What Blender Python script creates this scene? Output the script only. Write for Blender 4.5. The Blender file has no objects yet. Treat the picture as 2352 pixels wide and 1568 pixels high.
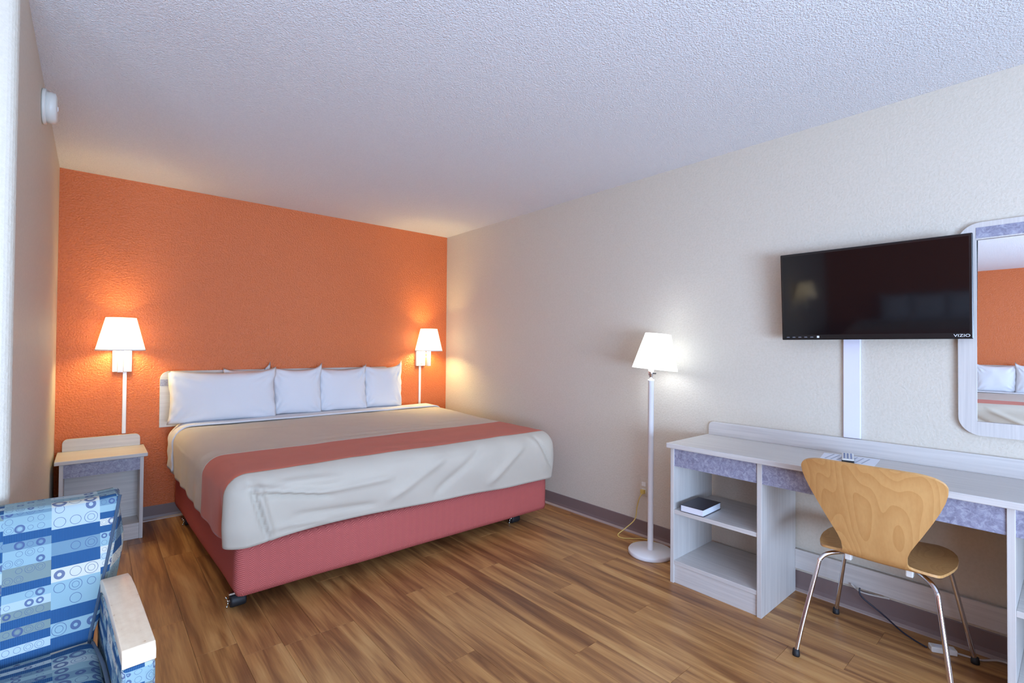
import bpy, bmesh, math, random
from mathutils import Vector, Matrix, noise
PI = math.pi
sc = bpy.context.scene
C = sc.collection
# ------------------------------------------------------------------ camera
XR, YB, XL, H = 2.855, 4.398, -0.183, 2.44      # right wall, back wall, left wall, ceiling
XF, YF, YC = -4.10, -2.60, 2.08                 # far left wall, front wall, face of the jutting wall
fpx, yaw, pit, rol = 1119.82, 0.710044, 0.0132185, 0.0079203
fw = Vector((math.sin(yaw)*math.cos(pit), math.cos(yaw)*math.cos(pit), math.sin(pit)))
rt = Vector((math.cos(yaw), -math.sin(yaw), 0)); up = rt.cross(fw)
r2 = rt*math.cos(rol)+up*math.sin(rol); u2 = -rt*math.sin(rol)+up*math.cos(rol)
cam = bpy.data.objects.new('camera', bpy.data.cameras.new('camera')); C.objects.link(cam)
cam.matrix_world = Matrix(((r2.x, u2.x, -fw.x, 0), (r2.y, u2.y, -fw.y, 0), (r2.z, u2.z, -fw.z, 1.26868), (0, 0, 0, 1)))
cam.data.sensor_width = 36; cam.data.lens = fpx/2352*36; cam.data.clip_start = .02
sc.camera = cam
# ------------------------------------------------------------------ world, daylight, exposure
w = bpy.data.worlds.new('world'); sc.world = w; w.use_nodes = True
w.node_tree.nodes['Background'].inputs[0].default_value = (.55, .72, 1, 1)
w.node_tree.nodes['Background'].inputs[1].default_value = 1.2
sc.view_settings.view_transform = 'Standard'; sc.view_settings.look = 'None'
sc.view_settings.gamma = 1; sc.view_settings.use_curve_mapping = False
sc.view_settings.exposure = 0.12
try:
    sc.cycles.use_denoising = True; sc.cycles.max_bounces = 10; sc.cycles.diffuse_bounces = 6
    sc.cycles.sample_clamp_indirect = 6; sc.cycles.caustics_reflective = False; sc.cycles.caustics_refractive = False
except Exception: pass
def area(name, loc, rot, sx, sy, power, col):
    l = bpy.data.lights.new(name, 'AREA'); l.shape = 'RECTANGLE'; l.size = sx; l.size_y = sy
    l.energy = power; l.color = col
    o = bpy.data.objects.new(name, l); C.objects.link(o); o.location = loc; o.rotation_euler = rot
    return o
# daylight coming in through the two windows of the front wall, behind the camera
DAY = (.52, .70, 1)
area('window_daylight', (.1, YF+.03, 1.42), (PI/2, 0, 0), 2.4, 1.5, 27, DAY)
area('window_daylight', (-2.6, YF+.03, 1.42), (PI/2, 0, 0), 1.5, 1.5, 11, DAY)
# added fill lights inside the front wall, tilted up to brighten the ceiling
area('ceiling_fill', (.1, YF+.45, .85), (PI/2+.6, 0, 0), 2.4, 1.0, 245, (.50, .69, 1))
area('ceiling_fill', (-2.6, YF+.45, .85), (PI/2+.6, 0, 0), 1.5, 1.0, 75, (.50, .69, 1))

# ------------------------------------------------------------------ helpers
def tag(o, label=None, cat=None, group=None, kind=None):
    if label: o['label'] = label
    if cat: o['category'] = cat
    if group: o['group'] = group
    if kind: o['kind'] = kind
    return o
def empty(name, loc=(0, 0, 0), label=None, cat=None, group=None, rz=0):
    o = bpy.data.objects.new(name, None); C.objects.link(o); o.location = loc; o.rotation_euler = (0, 0, rz)
    o.empty_display_size = .1
    return tag(o, label, cat, group)
class MB:
    def __init__(s): s.v = []; s.f = []; s.sm = []
    def add(s, vs, fs, smooth=False):
        n = len(s.v); s.v += [tuple(v) for v in vs]; s.f += [tuple(i+n for i in f) for f in fs]; s.sm += [smooth]*len(fs); return s
    def box(s, x0, x1, y0, y1, z0, z1):
        x0, x1 = sorted((x0, x1)); y0, y1 = sorted((y0, y1)); z0, z1 = sorted((z0, z1))
        return s.add([(x0,y0,z0),(x1,y0,z0),(x1,y1,z0),(x0,y1,z0),(x0,y0,z1),(x1,y0,z1),(x1,y1,z1),(x0,y1,z1)],
            [(3,2,1,0),(4,5,6,7),(0,1,5,4),(1,2,6,5),(2,3,7,6),(3,0,4,7)])
    def prism(s, pts, axis, a, b):      # outline pts (2D) extruded along an axis from a to b
        n = len(pts)
        def P(p, t): return {'x': (t, p[0], p[1]), 'y': (p[0], t, p[1]), 'z': (p[0], p[1], t)}[axis]
        vs = [P(p, a) for p in pts]+[P(p, b) for p in pts]
        return s.add(vs, [tuple(range(n)), tuple(range(2*n-1, n-1, -1))]+[(i, i+n, (i+1) % n+n, (i+1) % n) for i in range(n)])
    def lathe(s, prof, c=(0, 0, 0), seg=32, axis='z', closed=False):
        vs = []; fs = []; n = len(prof)
        for k in range(seg):
            a = 2*PI*k/seg
            for r, z in prof:
                p = (r*math.cos(a), r*math.sin(a), z)
                if axis == 'x': p = (p[2], p[0], p[1])
                if axis == 'y': p = (p[0], p[2], p[1])
                vs.append((p[0]+c[0], p[1]+c[1], p[2]+c[2]))
        for k in range(seg):
            k2 = (k+1) % seg
            for i in range(n-1 if not closed else n):
                j = (i+1) % n
                fs.append((k*n+i, k2*n+i, k2*n+j, k*n+j))
        return s.add(vs, fs, True)
    def tube(s, pts, r, seg=10, res=6, smooth=True):
        P = [Vector(p) for p in pts]
        if smooth and len(P) > 2:
            Q = []
            for i in range(len(P)-1):
                a = P[max(i-1, 0)]; b = P[i]; c = P[i+1]; d = P[min(i+2, len(P)-1)]
                for k in range(res):
                    t = k/res
                    Q.append(.5*((2*b)+(c-a)*t+(2*a-5*b+4*c-d)*t*t+(3*b-a-3*c+d)*t**3))
            Q.append(P[-1]); P = Q
        vs = []; fs = []; prev = None
        for i, p in enumerate(P):
            t = (P[min(i+1, len(P)-1)]-P[max(i-1, 0)]).normalized()
            if prev is None:
                prev = t.orthogonal().normalized()
            u = (prev-t*prev.dot(t)).normalized(); prev = u; v = t.cross(u)
            for k in range(seg):
                a = 2*PI*k/seg; vs.append(p+u*r*math.cos(a)+v*r*math.sin(a))
        n = len(P)
        for i in range(n-1):
            for k in range(seg):
                k2 = (k+1) % seg; fs.append((i*seg+k, i*seg+k2, (i+1)*seg+k2, (i+1)*seg+k))
        fs.append(tuple(range(seg-1, -1, -1))); fs.append(tuple((n-1)*seg+k for k in range(seg)))
        return s.add(vs, fs, True)
    def build(s, name, mat, parent=None, bevel=0, seg=2, org=None, uv=False, smooth=None):
        me = bpy.data.meshes.new(name)
        vs = s.v if org is None else [(a-org[0], b-org[1], c-org[2]) for a, b, c in s.v]
        me.from_pydata(vs, [], s.f)
        bm = bmesh.new(); bm.from_mesh(me); bmesh.ops.recalc_face_normals(bm, faces=bm.faces); bm.to_mesh(me); bm.free()
        for p, q in zip(me.polygons, s.sm): p.use_smooth = q if smooth is None else smooth
        o = bpy.data.objects.new(name, me); C.objects.link(o)
        me.materials.append(mat)
        if uv: boxuv(me)
        if org is not None: o.location = org
        if parent: o.parent = parent
        if bevel:
            b = o.modifiers.new('bevel', 'BEVEL'); b.width = bevel; b.segments = seg; b.limit_method = 'ANGLE'; b.angle_limit = .6
            b.harden_normals = False
        return o
def boxuv(me):
    uv = me.uv_layers.new(name='uv')
    for p in me.polygons:
        n = p.normal; a = max(range(3), key=lambda i: abs(n[i]))
        for li in p.loop_indices:
            c = me.vertices[me.loops[li].vertex_index].co
            uv.data[li].uv = ((c.y, c.z), (c.x, c.z), (c.x, c.y))[a]
def roundpoly(x0, x1, z0, z1, r, corners='abcd', n=6):   # a=bl b=br c=tr d=tl
    pts = []
    for k, (cx, cz, a0) in {'a': (x0+r, z0+r, PI), 'b': (x1-r, z0+r, 1.5*PI), 'c': (x1-r, z1-r, 0), 'd': (x0+r, z1-r, .5*PI)}.items():
        if k in corners:
            for i in range(n+1): pts.append((cx+r*math.cos(a0+PI/2*i/n), cz+r*math.sin(a0+PI/2*i/n)))
        else: pts.append({'a': (x0, z0), 'b': (x1, z0), 'c': (x1, z1), 'd': (x0, z1)}[k])
    return pts
def kids(o): return [c for c in bpy.data.objects if c.parent == o]
def copy_tree(o, parent=None):
    c = o.copy(); C.objects.link(c); c.parent = parent
    for ch in kids(o): copy_tree(ch, c)
    return c
def hgt(x): return x*x*(3-2*x)
def nz(x, y, z): return noise.noise(Vector((x, y, z)))

# ------------------------------------------------------------------ materials
def srgb(r, g, b):
    f = lambda c: (c/255/12.92) if c/255 <= .04045 else ((c/255+.055)/1.055)**2.4
    return (f(r), f(g), f(b), 1)
class X:                                  # tiny maths-node wrapper
    nt = None
    def __init__(s, sock): s.s = sock
    @staticmethod
    def op(o, *a):
        n = X.nt.nodes.new('ShaderNodeMath'); n.operation = o
        for i, v in enumerate(a):
            if isinstance(v, X): X.nt.links.new(v.s, n.inputs[i])
            else: n.inputs[i].default_value = v
        return X(n.outputs[0])
    def __add__(s, o): return X.op('ADD', s, o)
    def __radd__(s, o): return X.op('ADD', s, o)
    def __sub__(s, o): return X.op('SUBTRACT', s, o)
    def __rsub__(s, o): return X.op('SUBTRACT', o, s)
    def __mul__(s, o): return X.op('MULTIPLY', s, o)
    def __rmul__(s, o): return X.op('MULTIPLY', s, o)
    def __truediv__(s, o): return X.op('DIVIDE', s, o)
    def __lt__(s, o): return X.op('LESS_THAN', s, o)
    def __gt__(s, o): return X.op('GREATER_THAN', s, o)
    def fl(s): return X.op('FLOOR', s)
    def fr(s): return X.op('FRACT', s)
    def ab(s): return X.op('ABSOLUTE', s)
def mat(name, col, rough=.5, metal=0, spec=.5):
    m = bpy.data.materials.new(name); m.use_nodes = True
    b = m.node_tree.nodes['Principled BSDF']
    b.inputs['Base Color'].default_value = col; b.inputs['Roughness'].default_value = rough
    b.inputs['Metallic'].default_value = metal; b.inputs['Specular IOR Level'].default_value = spec
    return m
def nd(m, t, **k):
    n = m.node_tree.nodes.new(t)
    for a, v in k.items():
        if a in n.inputs: n.inputs[a].default_value = v
        else: setattr(n, a, v)
    return n
def lk(m, a, b): m.node_tree.links.new(a, b)
def coords(m, kind='Object', scale=(1, 1, 1)):
    t = nd(m, 'ShaderNodeTexCoord'); mp = nd(m, 'ShaderNodeMapping'); mp.inputs['Scale'].default_value = scale
    lk(m, t.outputs[kind], mp.inputs[0]); return mp.outputs[0]
def bsdf(m): return m.node_tree.nodes['Principled BSDF']
def ramp(m, fac, stops):
    r = nd(m, 'ShaderNodeValToRGB'); e = r.color_ramp.elements
    e[0].position, e[0].color = stops[0]; e[1].position, e[1].color = stops[-1]
    for p, c in stops[1:-1]: q = e.new(p); q.color = c
    lk(m, fac, r.inputs[0]); return r.outputs[0]
def bump(m, h, strength, dist):
    b = nd(m, 'ShaderNodeBump'); b.inputs['Strength'].default_value = strength; b.inputs['Distance'].default_value = dist
    lk(m, h, b.inputs['Height'])
    lk(m, b.outputs[0], bsdf(m).inputs['Normal']); return b
def fade(m, vec, sc_, det=3, rough=.5, dist=0):
    n = nd(m, 'ShaderNodeTexNoise'); n.inputs['Scale'].default_value = sc_; n.inputs['Detail'].default_value = det
    n.inputs['Roughness'].default_value = rough; n.inputs['Distortion'].default_value = dist
    if vec is not None: lk(m, vec, n.inputs['Vector'])
    return n.outputs[0]
def textured_paint(name, col, col2, rough, scale, strength, dist, spec=.5):
    m = mat(name, col, rough, spec=spec); v = coords(m)
    n = fade(m, v, scale, 4, .55); lk(m, ramp(m, n, [(.35, col2), (.6, col)]), bsdf(m).inputs['Base Color'])
    bump(m, n, strength, dist); return m
M = {}
M['cream_paint'] = textured_paint('cream_paint', srgb(208, 200, 186), srgb(203, 195, 180), .55, 95, .4, .005)
M['near_paint'] = M['cream_paint']
M['orange_paint'] = textured_paint('orange_paint', srgb(212, 113, 60), srgb(205, 106, 54), .27, 95, .9, .008)
M['popcorn'] = textured_paint('popcorn', srgb(241, 241, 244), srgb(234, 234, 238), .9, 165, 1, .011, .1)
M['vinyl_base'] = mat('vinyl_base', srgb(122, 104, 102), .45)
M['vinyl_toe'] = mat('vinyl_toe', srgb(165, 148, 142), .35)
M['white_trim'] = mat('white_trim', srgb(222, 222, 236), .4)
M['white_metal'] = mat('white_metal', srgb(228, 228, 230), .35)
M['plastic_white'] = mat('plastic_white', srgb(225, 225, 220), .4)
M['black_plastic'] = mat('black_plastic', (.004, .004, .005, 1), .25)
M['black_rubber'] = mat('black_rubber', (.01, .01, .012, 1), .6)
M['chrome'] = mat('chrome', (.72, .7, .72, 1), .12, 1)
M['steel'] = mat('steel', (.6, .58, .52, 1), .25, 1)
M['mirror'] = mat('mirror', (.9, .92, .93, 1), .0, 1)
M['dark_cable'] = mat('dark_cable', (.01, .012, .03, 1), .4)
M['yellow_cable'] = mat('yellow_cable', srgb(206, 178, 96), .4)
M['grey_cable'] = mat('grey_cable', srgb(190, 185, 180), .4)
M['screen'] = mat('screen', (.005, .004, .005, 1), .06, 0, .3)
M['silver_print'] = mat('silver_print', (.75, .78, .82, 1), .3)
M['paper'] = mat('paper', srgb(226, 230, 240), .6)
M['book_cover'] = mat('book_cover', srgb(42, 36, 52), .35)
M['glass'] = mat('glass', (1, 1, 1, 1), 0); bsdf(M['glass']).inputs['Transmission Weight'].default_value = 1

def wood_floor():
    m = mat('vinyl_plank', (.3, .15, .06, 1), .34)
    t = nd(m, 'ShaderNodeTexCoord'); oi = nd(m, 'ShaderNodeObjectInfo')
    sep = nd(m, 'ShaderNodeSeparateXYZ'); lk(m, t.outputs['Object'], sep.inputs[0])
    X.nt = m.node_tree; rnd = X(oi.outputs['Random'])
    cb = nd(m, 'ShaderNodeCombineXYZ')
    lk(m, (X(sep.outputs[0])*11+rnd*91).s, cb.inputs[0]); lk(m, (X(sep.outputs[1])*.85+rnd*37).s, cb.inputs[1]); lk(m, (rnd*13).s, cb.inputs[2])
    broad = fade(m, cb.outputs[0], 1.6, 3.5, .55, .6)
    cb2 = nd(m, 'ShaderNodeCombineXYZ')
    lk(m, (X(sep.outputs[0])*70+rnd*50).s, cb2.inputs[0]); lk(m, (X(sep.outputs[1])*2.2+rnd*20).s, cb2.inputs[1])
    fine = fade(m, cb2.outputs[0], 2.2, 3, .6)
    f = X(broad)*.8+X(fine)*.2+(rnd-.5)*.06
    c = ramp(m, f.s, [(.30, srgb(112, 70, 40)), (.43, srgb(150, 102, 60)), (.55, srgb(184, 134, 80)), (.70, srgb(208, 162, 104))])
    lk(m, c, bsdf(m).inputs['Base Color'])
    bump(m, fine, .12, .002); return m
M['plank'] = wood_floor()
def laminate(name, c1, c2, axis, rough=.42):
    m = mat(name, c1, rough); s = [90, 90, 90]; s['xyz'.index(axis)] = 2.2
    v = coords(m, 'Object', tuple(s)); n = fade(m, v, 1, 3, .6)
    lk(m, ramp(m, n, [(.35, c2), (.62, c1)]), bsdf(m).inputs['Base Color']); return m
L1, L2 = srgb(206, 202, 198), srgb(193, 189, 186)
for a in 'xyz': M['lam_'+a] = laminate('grey_wood_laminate_'+a, L1, L2, a)
def granite():
    m = mat('blue_granite_laminate', srgb(120, 122, 150), .45)
    n = fade(m, coords(m), 55, 5, .7, 1.0)
    lk(m, ramp(m, n, [(.36, srgb(122, 122, 142)), (.5, srgb(142, 143, 164)), (.64, srgb(166, 168, 184))]), bsdf(m).inputs['Base Color']); return m
M['granite'] = granite()
def cloth(name, col, rough=.85, scale=500, st=.12, tint=.06):
    m = mat(name, col, rough, spec=.25); v = coords(m)
    n = fade(m, v, scale, 2); n2 = fade(m, v, 6, 3)
    dark = tuple(c*(1-tint*2) for c in col[:3])+(1,)
    lk(m, ramp(m, n2, [(.3, dark), (.7, col)]), bsdf(m).inputs['Base Color'])
    bsdf(m).inputs['Sheen Weight'].default_value = .15
    bump(m, n, st, .001); return m
M['linen'] = cloth('white_linen', srgb(222, 222, 226), tint=.01)
M['spread'] = cloth('grey_bedspread', srgb(194, 185, 171), tint=.02)
M['coral'] = cloth('coral_band', srgb(194, 98, 72), tint=.03)
def skirt():
    m = mat('rose_box_fabric', srgb(182, 92, 86), .8, spec=.2); v = coords(m)
    X.nt = m.node_tree; sp = nd(m, 'ShaderNodeSeparateXYZ'); lk(m, v, sp.inputs[0])
    h = (X(sp.outputs[0])+X(sp.outputs[1])); z = X(sp.outputs[2])
    zig = ((h*22).fr()-.5).ab()*.045
    wv = X.op('SINE', (z*1.0+zig*1+h*.55)*(2*PI/.0095))
    f = wv*.5+.5
    lk(m, ramp(m, f.s, [(.1, srgb(162, 76, 74)), (.8, srgb(196, 106, 100))]), bsdf(m).inputs['Base Color'])
    bump(m, f.s, .4, .002); return m
M['skirt'] = skirt()
def beech():
    m = mat('beech_veneer', srgb(200, 158, 104), .35); v = coords(m, 'Object', (1, 1, .28))
    big = fade(m, coords(m, 'Object', (1.0, 1.0, .17)), 4.6, 1.5, .4); n = fade(m, coords(m, 'Object', (60, 60, 3)), 2, 3)
    X.nt = m.node_tree; f = X.op('POWER', (X(big)*26.0).fr(), 1.6)*-.45+.75+(X(n)-.5)*.5
    lk(m, ramp(m, f.s, [(.1, srgb(186, 136, 80)), (.5, srgb(196, 148, 92)), (.9, srgb(206, 160, 102))]), bsdf(m).inputs['Base Color']); return m
M['beech'] = beech()
def armcap():
    m = mat('worn_cream_wood', srgb(224, 210, 190), .3); v = coords(m)
    n = fade(m, v, 38, 4, .7); n2 = fade(m, coords(m, 'Object', (40, 3, 40)), 2, 2)
    X.nt = m.node_tree; f = X(n)*.6+X(n2)*.4
    lk(m, ramp(m, f.s, [(.3, srgb(180, 138, 92)), (.36, srgb(228, 206, 176)), (.7, srgb(242, 224, 196))]), bsdf(m).inputs['Base Color']); return m
M['armcap'] = armcap()
def shade_mat(name, col, strength, cold=None):
    m = bpy.data.materials.new(name); m.use_nodes = True; nt = m.node_tree; nt.nodes.clear()
    o = nt.nodes.new('ShaderNodeOutputMaterial'); tr = nt.nodes.new('ShaderNodeBsdfTranslucent'); df = nt.nodes.new('ShaderNodeBsdfDiffuse')
    e = nt.nodes.new('ShaderNodeEmission'); e.inputs[0].default_value = col; e.inputs[1].default_value = strength
    tr.inputs[0].default_value = df.inputs[0].default_value = (.85, .84, .8, 1)
    mx = nt.nodes.new('ShaderNodeMixShader'); mx.inputs[0].default_value = .45; ad = nt.nodes.new('ShaderNodeAddShader')
    nt.links.new(df.outputs[0], mx.inputs[1]); nt.links.new(tr.outputs[0], mx.inputs[2])
    nt.links.new(mx.outputs[0], ad.inputs[0]); nt.links.new(e.outputs[0], ad.inputs[1]); nt.links.new(ad.outputs[0], o.inputs[0]); return m
M['shade_warm'] = shade_mat('warm_lit_shade', (1, .82, .58, 1), 1.0)
M['shade_cool'] = shade_mat('cool_lit_shade', (.85, .92, 1, 1), .85)
def emis(name, col, s):
    m = bpy.data.materials.new(name); m.use_nodes = True; b = bsdf(m)
    b.inputs['Emission Color'].default_value = col; b.inputs['Emission Strength'].default_value = s; return m
M['bulb_warm'] = emis('bulb_warm', (1, .75, .45, 1), 6); M['bulb_cool'] = emis('bulb_cool', (.85, .93, 1, 1), 6)
def chair_fabric():
    m = mat('blue_patterned_fabric', (.2, .3, .5, 1), .85, spec=.2)
    t = nd(m, 'ShaderNodeTexCoord'); sp = nd(m, 'ShaderNodeSeparateXYZ'); lk(m, t.outputs['UV'], sp.inputs[0])
    X.nt = m.node_tree; u = X(sp.outputs[0])+10.0; v = X(sp.outputs[1])+10.0
    per = .30; ru = (u/per).fl(); uu = (u/per).fr()*per
    # column starts and row heights
    cs = [0, .105, .145, .205, .30]; hs = [.034, .0185, .026, .021]
    start = X.op('ADD', uu*0, 0.0); hh = uu*0+hs[0]; cid = uu*0
    for i in (1, 2, 3):
        g = uu > cs[i]
        start = start+g*(cs[i]-cs[i-1]); hh = hh+g*(hs[i]-hs[i-1]); cid = cid+g*1.0
    lu = uu-start
    rowf = v/hh; row = rowf.fl(); fv = rowf.fr(); fu = (lu/hh).fr(); cu = (lu/hh).fl()
    def white(a, b, c, ch=0):
        cb = nd(m, 'ShaderNodeCombineXYZ')
        for i, q in enumerate((a, b, c)):
            if isinstance(q, X): lk(m, q.s, cb.inputs[i])
            else: cb.inputs[i].default_value = q
        wn = nd(m, 'ShaderNodeTexWhiteNoise'); wn.noise_dimensions = '3D'; lk(m, cb.outputs[0], wn.inputs['Vector']); return X(wn.outputs['Value'])
    key = ru*7+cid
    rnd = white(key, row, 1.5)
    par = (row*.5).fr() > .25                       # every other row may be deep blue
    deep = X.op('MULTIPLY', rnd < .52, par)
    rr = nd(m, 'ShaderNodeValToRGB'); rr.color_ramp.interpolation = 'CONSTANT'; e = rr.color_ramp.elements
    cols = [(0, srgb(132, 160, 168)), (.28, srgb(162, 178, 182)), (.45, srgb(102, 130, 146)), (.62, srgb(188, 188, 176)), (.75, srgb(114, 130, 128)), (.86, srgb(128, 156, 164))]
    e[0].position, e[0].color = cols[0]; e[1].position, e[1].color = cols[-1]
    for p, c in cols[1:-1]: q = e.new(p); q.color = c
    lk(m, white(key, row, 7.5).s, rr.inputs[0])
    def mix(fac, a, b):
        n = nd(m, 'ShaderNodeMix'); n.data_type = 'RGBA'; lk(m, fac.s, n.inputs[0])
        for sck, q in ((n.inputs[6], a), (n.inputs[7], b)):
            if isinstance(q, tuple): sck.default_value = q
            else: lk(m, q, sck)
        return n.outputs[2]
    # circles
    c1 = white(key+cu*3.1, row, 3.3); c2 = white(key+cu*5.7, row, 9.1); c3 = white(key+cu*2.3, row, 5.1)
    d = X.op('SQRT', (fu-.5)*(fu-.5)+(fv-.5)*(fv-.5))
    R_ = c1*.2+.26
    thick = (c2 > .62)*.085+.018
    ring = X.op('MULTIPLY', (d-R_+thick*.5*(c2 > .62)).ab() < thick, c3 > .22)
    inner = X.op('MULTIPLY', (d-R_*.55).ab() < .016, X.op('MULTIPLY', c1 > .6, c3 > .22))
    circ = X.op('MAXIMUM', ring, inner)
    fit = X.op('LESS_THAN', (cu+1)*hh, uu*0+.105)      # keep only whole circles in the wide column
    base = mix(circ*fit*.85, rr.outputs[0], srgb(66, 82, 122))
    rib = X.op('SINE', u*(2*PI/.0032))*.5+.5
    dn = nd(m, 'ShaderNodeMix'); dn.data_type = 'RGBA'; lk(m, rib.s, dn.inputs[0]); dn.inputs[6].default_value = srgb(28, 62, 100); dn.inputs[7].default_value = srgb(48, 92, 136)
    fin = mix(deep, base, dn.outputs[2])
    lk(m, fin, bsdf(m).inputs['Base Color']); bump(m, fade(m, coords(m), 700, 2), .15, .001)
    return m
M['fabric'] = chair_fabric()
M['piping'] = cloth('piping', srgb(66, 82, 100))

# ------------------------------------------------------------------ room shell
T = .12
def wall(name, mb, m): return tag(mb.build(name, m), kind='structure')
fl = tag(MB().box(XF-T, XR+T, YF-T, YB+T, -.1, -.004).build('floor', M['plank']), kind='structure')
wall('ceiling', MB().box(XF-T, XR+T, YF-T, YB+T, H, H+.1), M['popcorn'])
wall('wall_back', MB().box(XL, XR, YB, YB+T, -.004, H), M['orange_paint'])
wall('wall_right', MB().box(XR, XR+T, YF-T, YB+T, -.004, H), M['cream_paint'])
# jutting block on the left: its corner is bull-nosed
r = .03
blk = [(XF, YB+T), (XF, YC)]+[(XL-r+r*math.cos(a), YC+r+r*math.sin(a)) for a in [-PI/2+PI/2*i/6 for i in range(7)]]+[(XL, YB+T)]
bo = wall('wall_left', MB().prism(blk, 'z', -.004, H), M['cream_paint'])
wall('wall_far_left', MB().box(XF-T, XF, YF-T, YC, -.004, H), M['orange_paint'])
# front wall with two window openings
W1, W2 = (-1.1, 1.3), (-3.5, -1.8)
fm = MB()
for a, b in ((XF, W2[0]), (W2[1], W1[0]), (W1[1], XR)): fm.box(a, b, YF-T, YF, -.004, H)
for a, b in (W1, W2): fm.box(a, b, YF-T, YF, -.004, .67); fm.box(a, b, YF-T, YF, 2.17, H)
wall('wall_front', fm, M['cream_paint'])
for i, (a, b) in enumerate((W2, W1)):
    f = MB()
    for q in ((a, a+.05), (b-.05, b), ((a+b)/2-.02, (a+b)/2+.02)): f.box(q[0], q[1], YF-.08, YF-.03, .67, 2.17)
    f.box(a, b, YF-.08, YF-.03, .67, .72); f.box(a, b, YF-.08, YF-.03, 2.12, 2.17)
    fo = tag(f.build('window_%d' % (i+1), M['white_trim'], bevel=.004), kind='structure')
    MB().box(a+.03, b-.03, YF-.058, YF-.052, .7, 2.14).build('pane', M['glass'], fo)
# cove baseboards: vinyl strip with a paler toe at the floor
def base_profile(): return [(0, 0), (.016, 0), (.014, .006), (.006, .018), (.004, .03), (.004, .098), (.002, .102), (0, .102)]
def baseboard(name, a, b, nrm):
    a = Vector(a); b = Vector(b); nrm = Vector(nrm)
    for nm, pr, m_ in ((name, [(0, .012), (.008, .012), (.004, .03), (.004, .098), (.002, .102), (0, .102)], 'vinyl_base'),
                       ('toe', [(0, -.004), (.022, -.004), (.02, .004), (.008, .012), (0, .012)], 'vinyl_toe')):
        mb = MB(); vs = [(p.x+nrm.x*d, p.y+nrm.y*d, z) for p in (a, b) for d, z in pr]; n = len(pr)
        mb.add(vs, [tuple(range(n)), tuple(range(2*n-1, n-1, -1))]+[(i, i+n, (i+1) % n+n, (i+1) % n) for i in range(n)])
        if nm == name: par = tag(mb.build(nm, M[m_]), kind='structure')
        else: mb.build(nm, M[m_], par)
baseboard('baseboard_right', (XR, YF), (XR, YB), (-1, 0))
baseboard('baseboard_back', (XL, YB), (XR, YB), (0, -1))
baseboard('baseboard_left', (XL, YC+.03), (XL, YB), (1, 0))
baseboard('baseboard_far_left', (XF, YF), (XF, YC), (1, 0))
# vinyl planks, one object each, where the photograph shows them
random.seed(4)
PW, PL = .15, 1.22
joint = {0: 1.02, 1: 1.79, 2: 1.40, -1: 1.37, -7: 2.2, -3: 2.26, -4: 1.66}
cache = {}
def plank(x0, x1, y0, y1):
    key = (round(x1-x0, 3), round(y1-y0, 3))
    if key not in cache:
        hx, hy = (x1-x0)/2-.0004, (y1-y0)/2-.0004; c = .0011
        mb = MB(); vs = [(sx*hx, sy*hy, -.004) for sx, sy in ((-1,-1),(1,-1),(1,1),(-1,1))]
        vs += [(sx*hx, sy*hy, -c*.6) for sx, sy in ((-1,-1),(1,-1),(1,1),(-1,1))]+[(sx*(hx-c), sy*(hy-c), 0) for sx, sy in ((-1,-1),(1,-1),(1,1),(-1,1))]
        fs = [(0,1,5,4),(1,2,6,5),(2,3,7,6),(3,0,4,7),(4,5,9,8),(5,6,10,9),(6,7,11,10),(7,4,8,11),(8,9,10,11)]
        cache[key] = mb.add(vs, fs).build('plank', M['plank'], fl); o = cache[key]
    else:
        o = cache[key].copy(); C.objects.link(o)
    o.location = ((x0+x1)/2, (y0+y1)/2, 0); return o
for k in range(-24, 8):
    x0 = 1.685+PW*k; x1 = x0+PW
    x0c, x1c = max(x0, XF), min(x1, XR)
    if x1c-x0c < .01: continue
    ylo = -.8; yhi = YC if x0 < XL-.01 and x1 <= XL+.12 else YB
    if x0 < XL < x1: yhi = YB
    y = joint.get(k, random.uniform(0, PL))
    while y > ylo: y -= PL
    while y < yhi:
        a, b = max(y, ylo), min(y+PL, yhi)
        if b-a > .02: plank(x0c, x1c, a, b)
        y += PL

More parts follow.
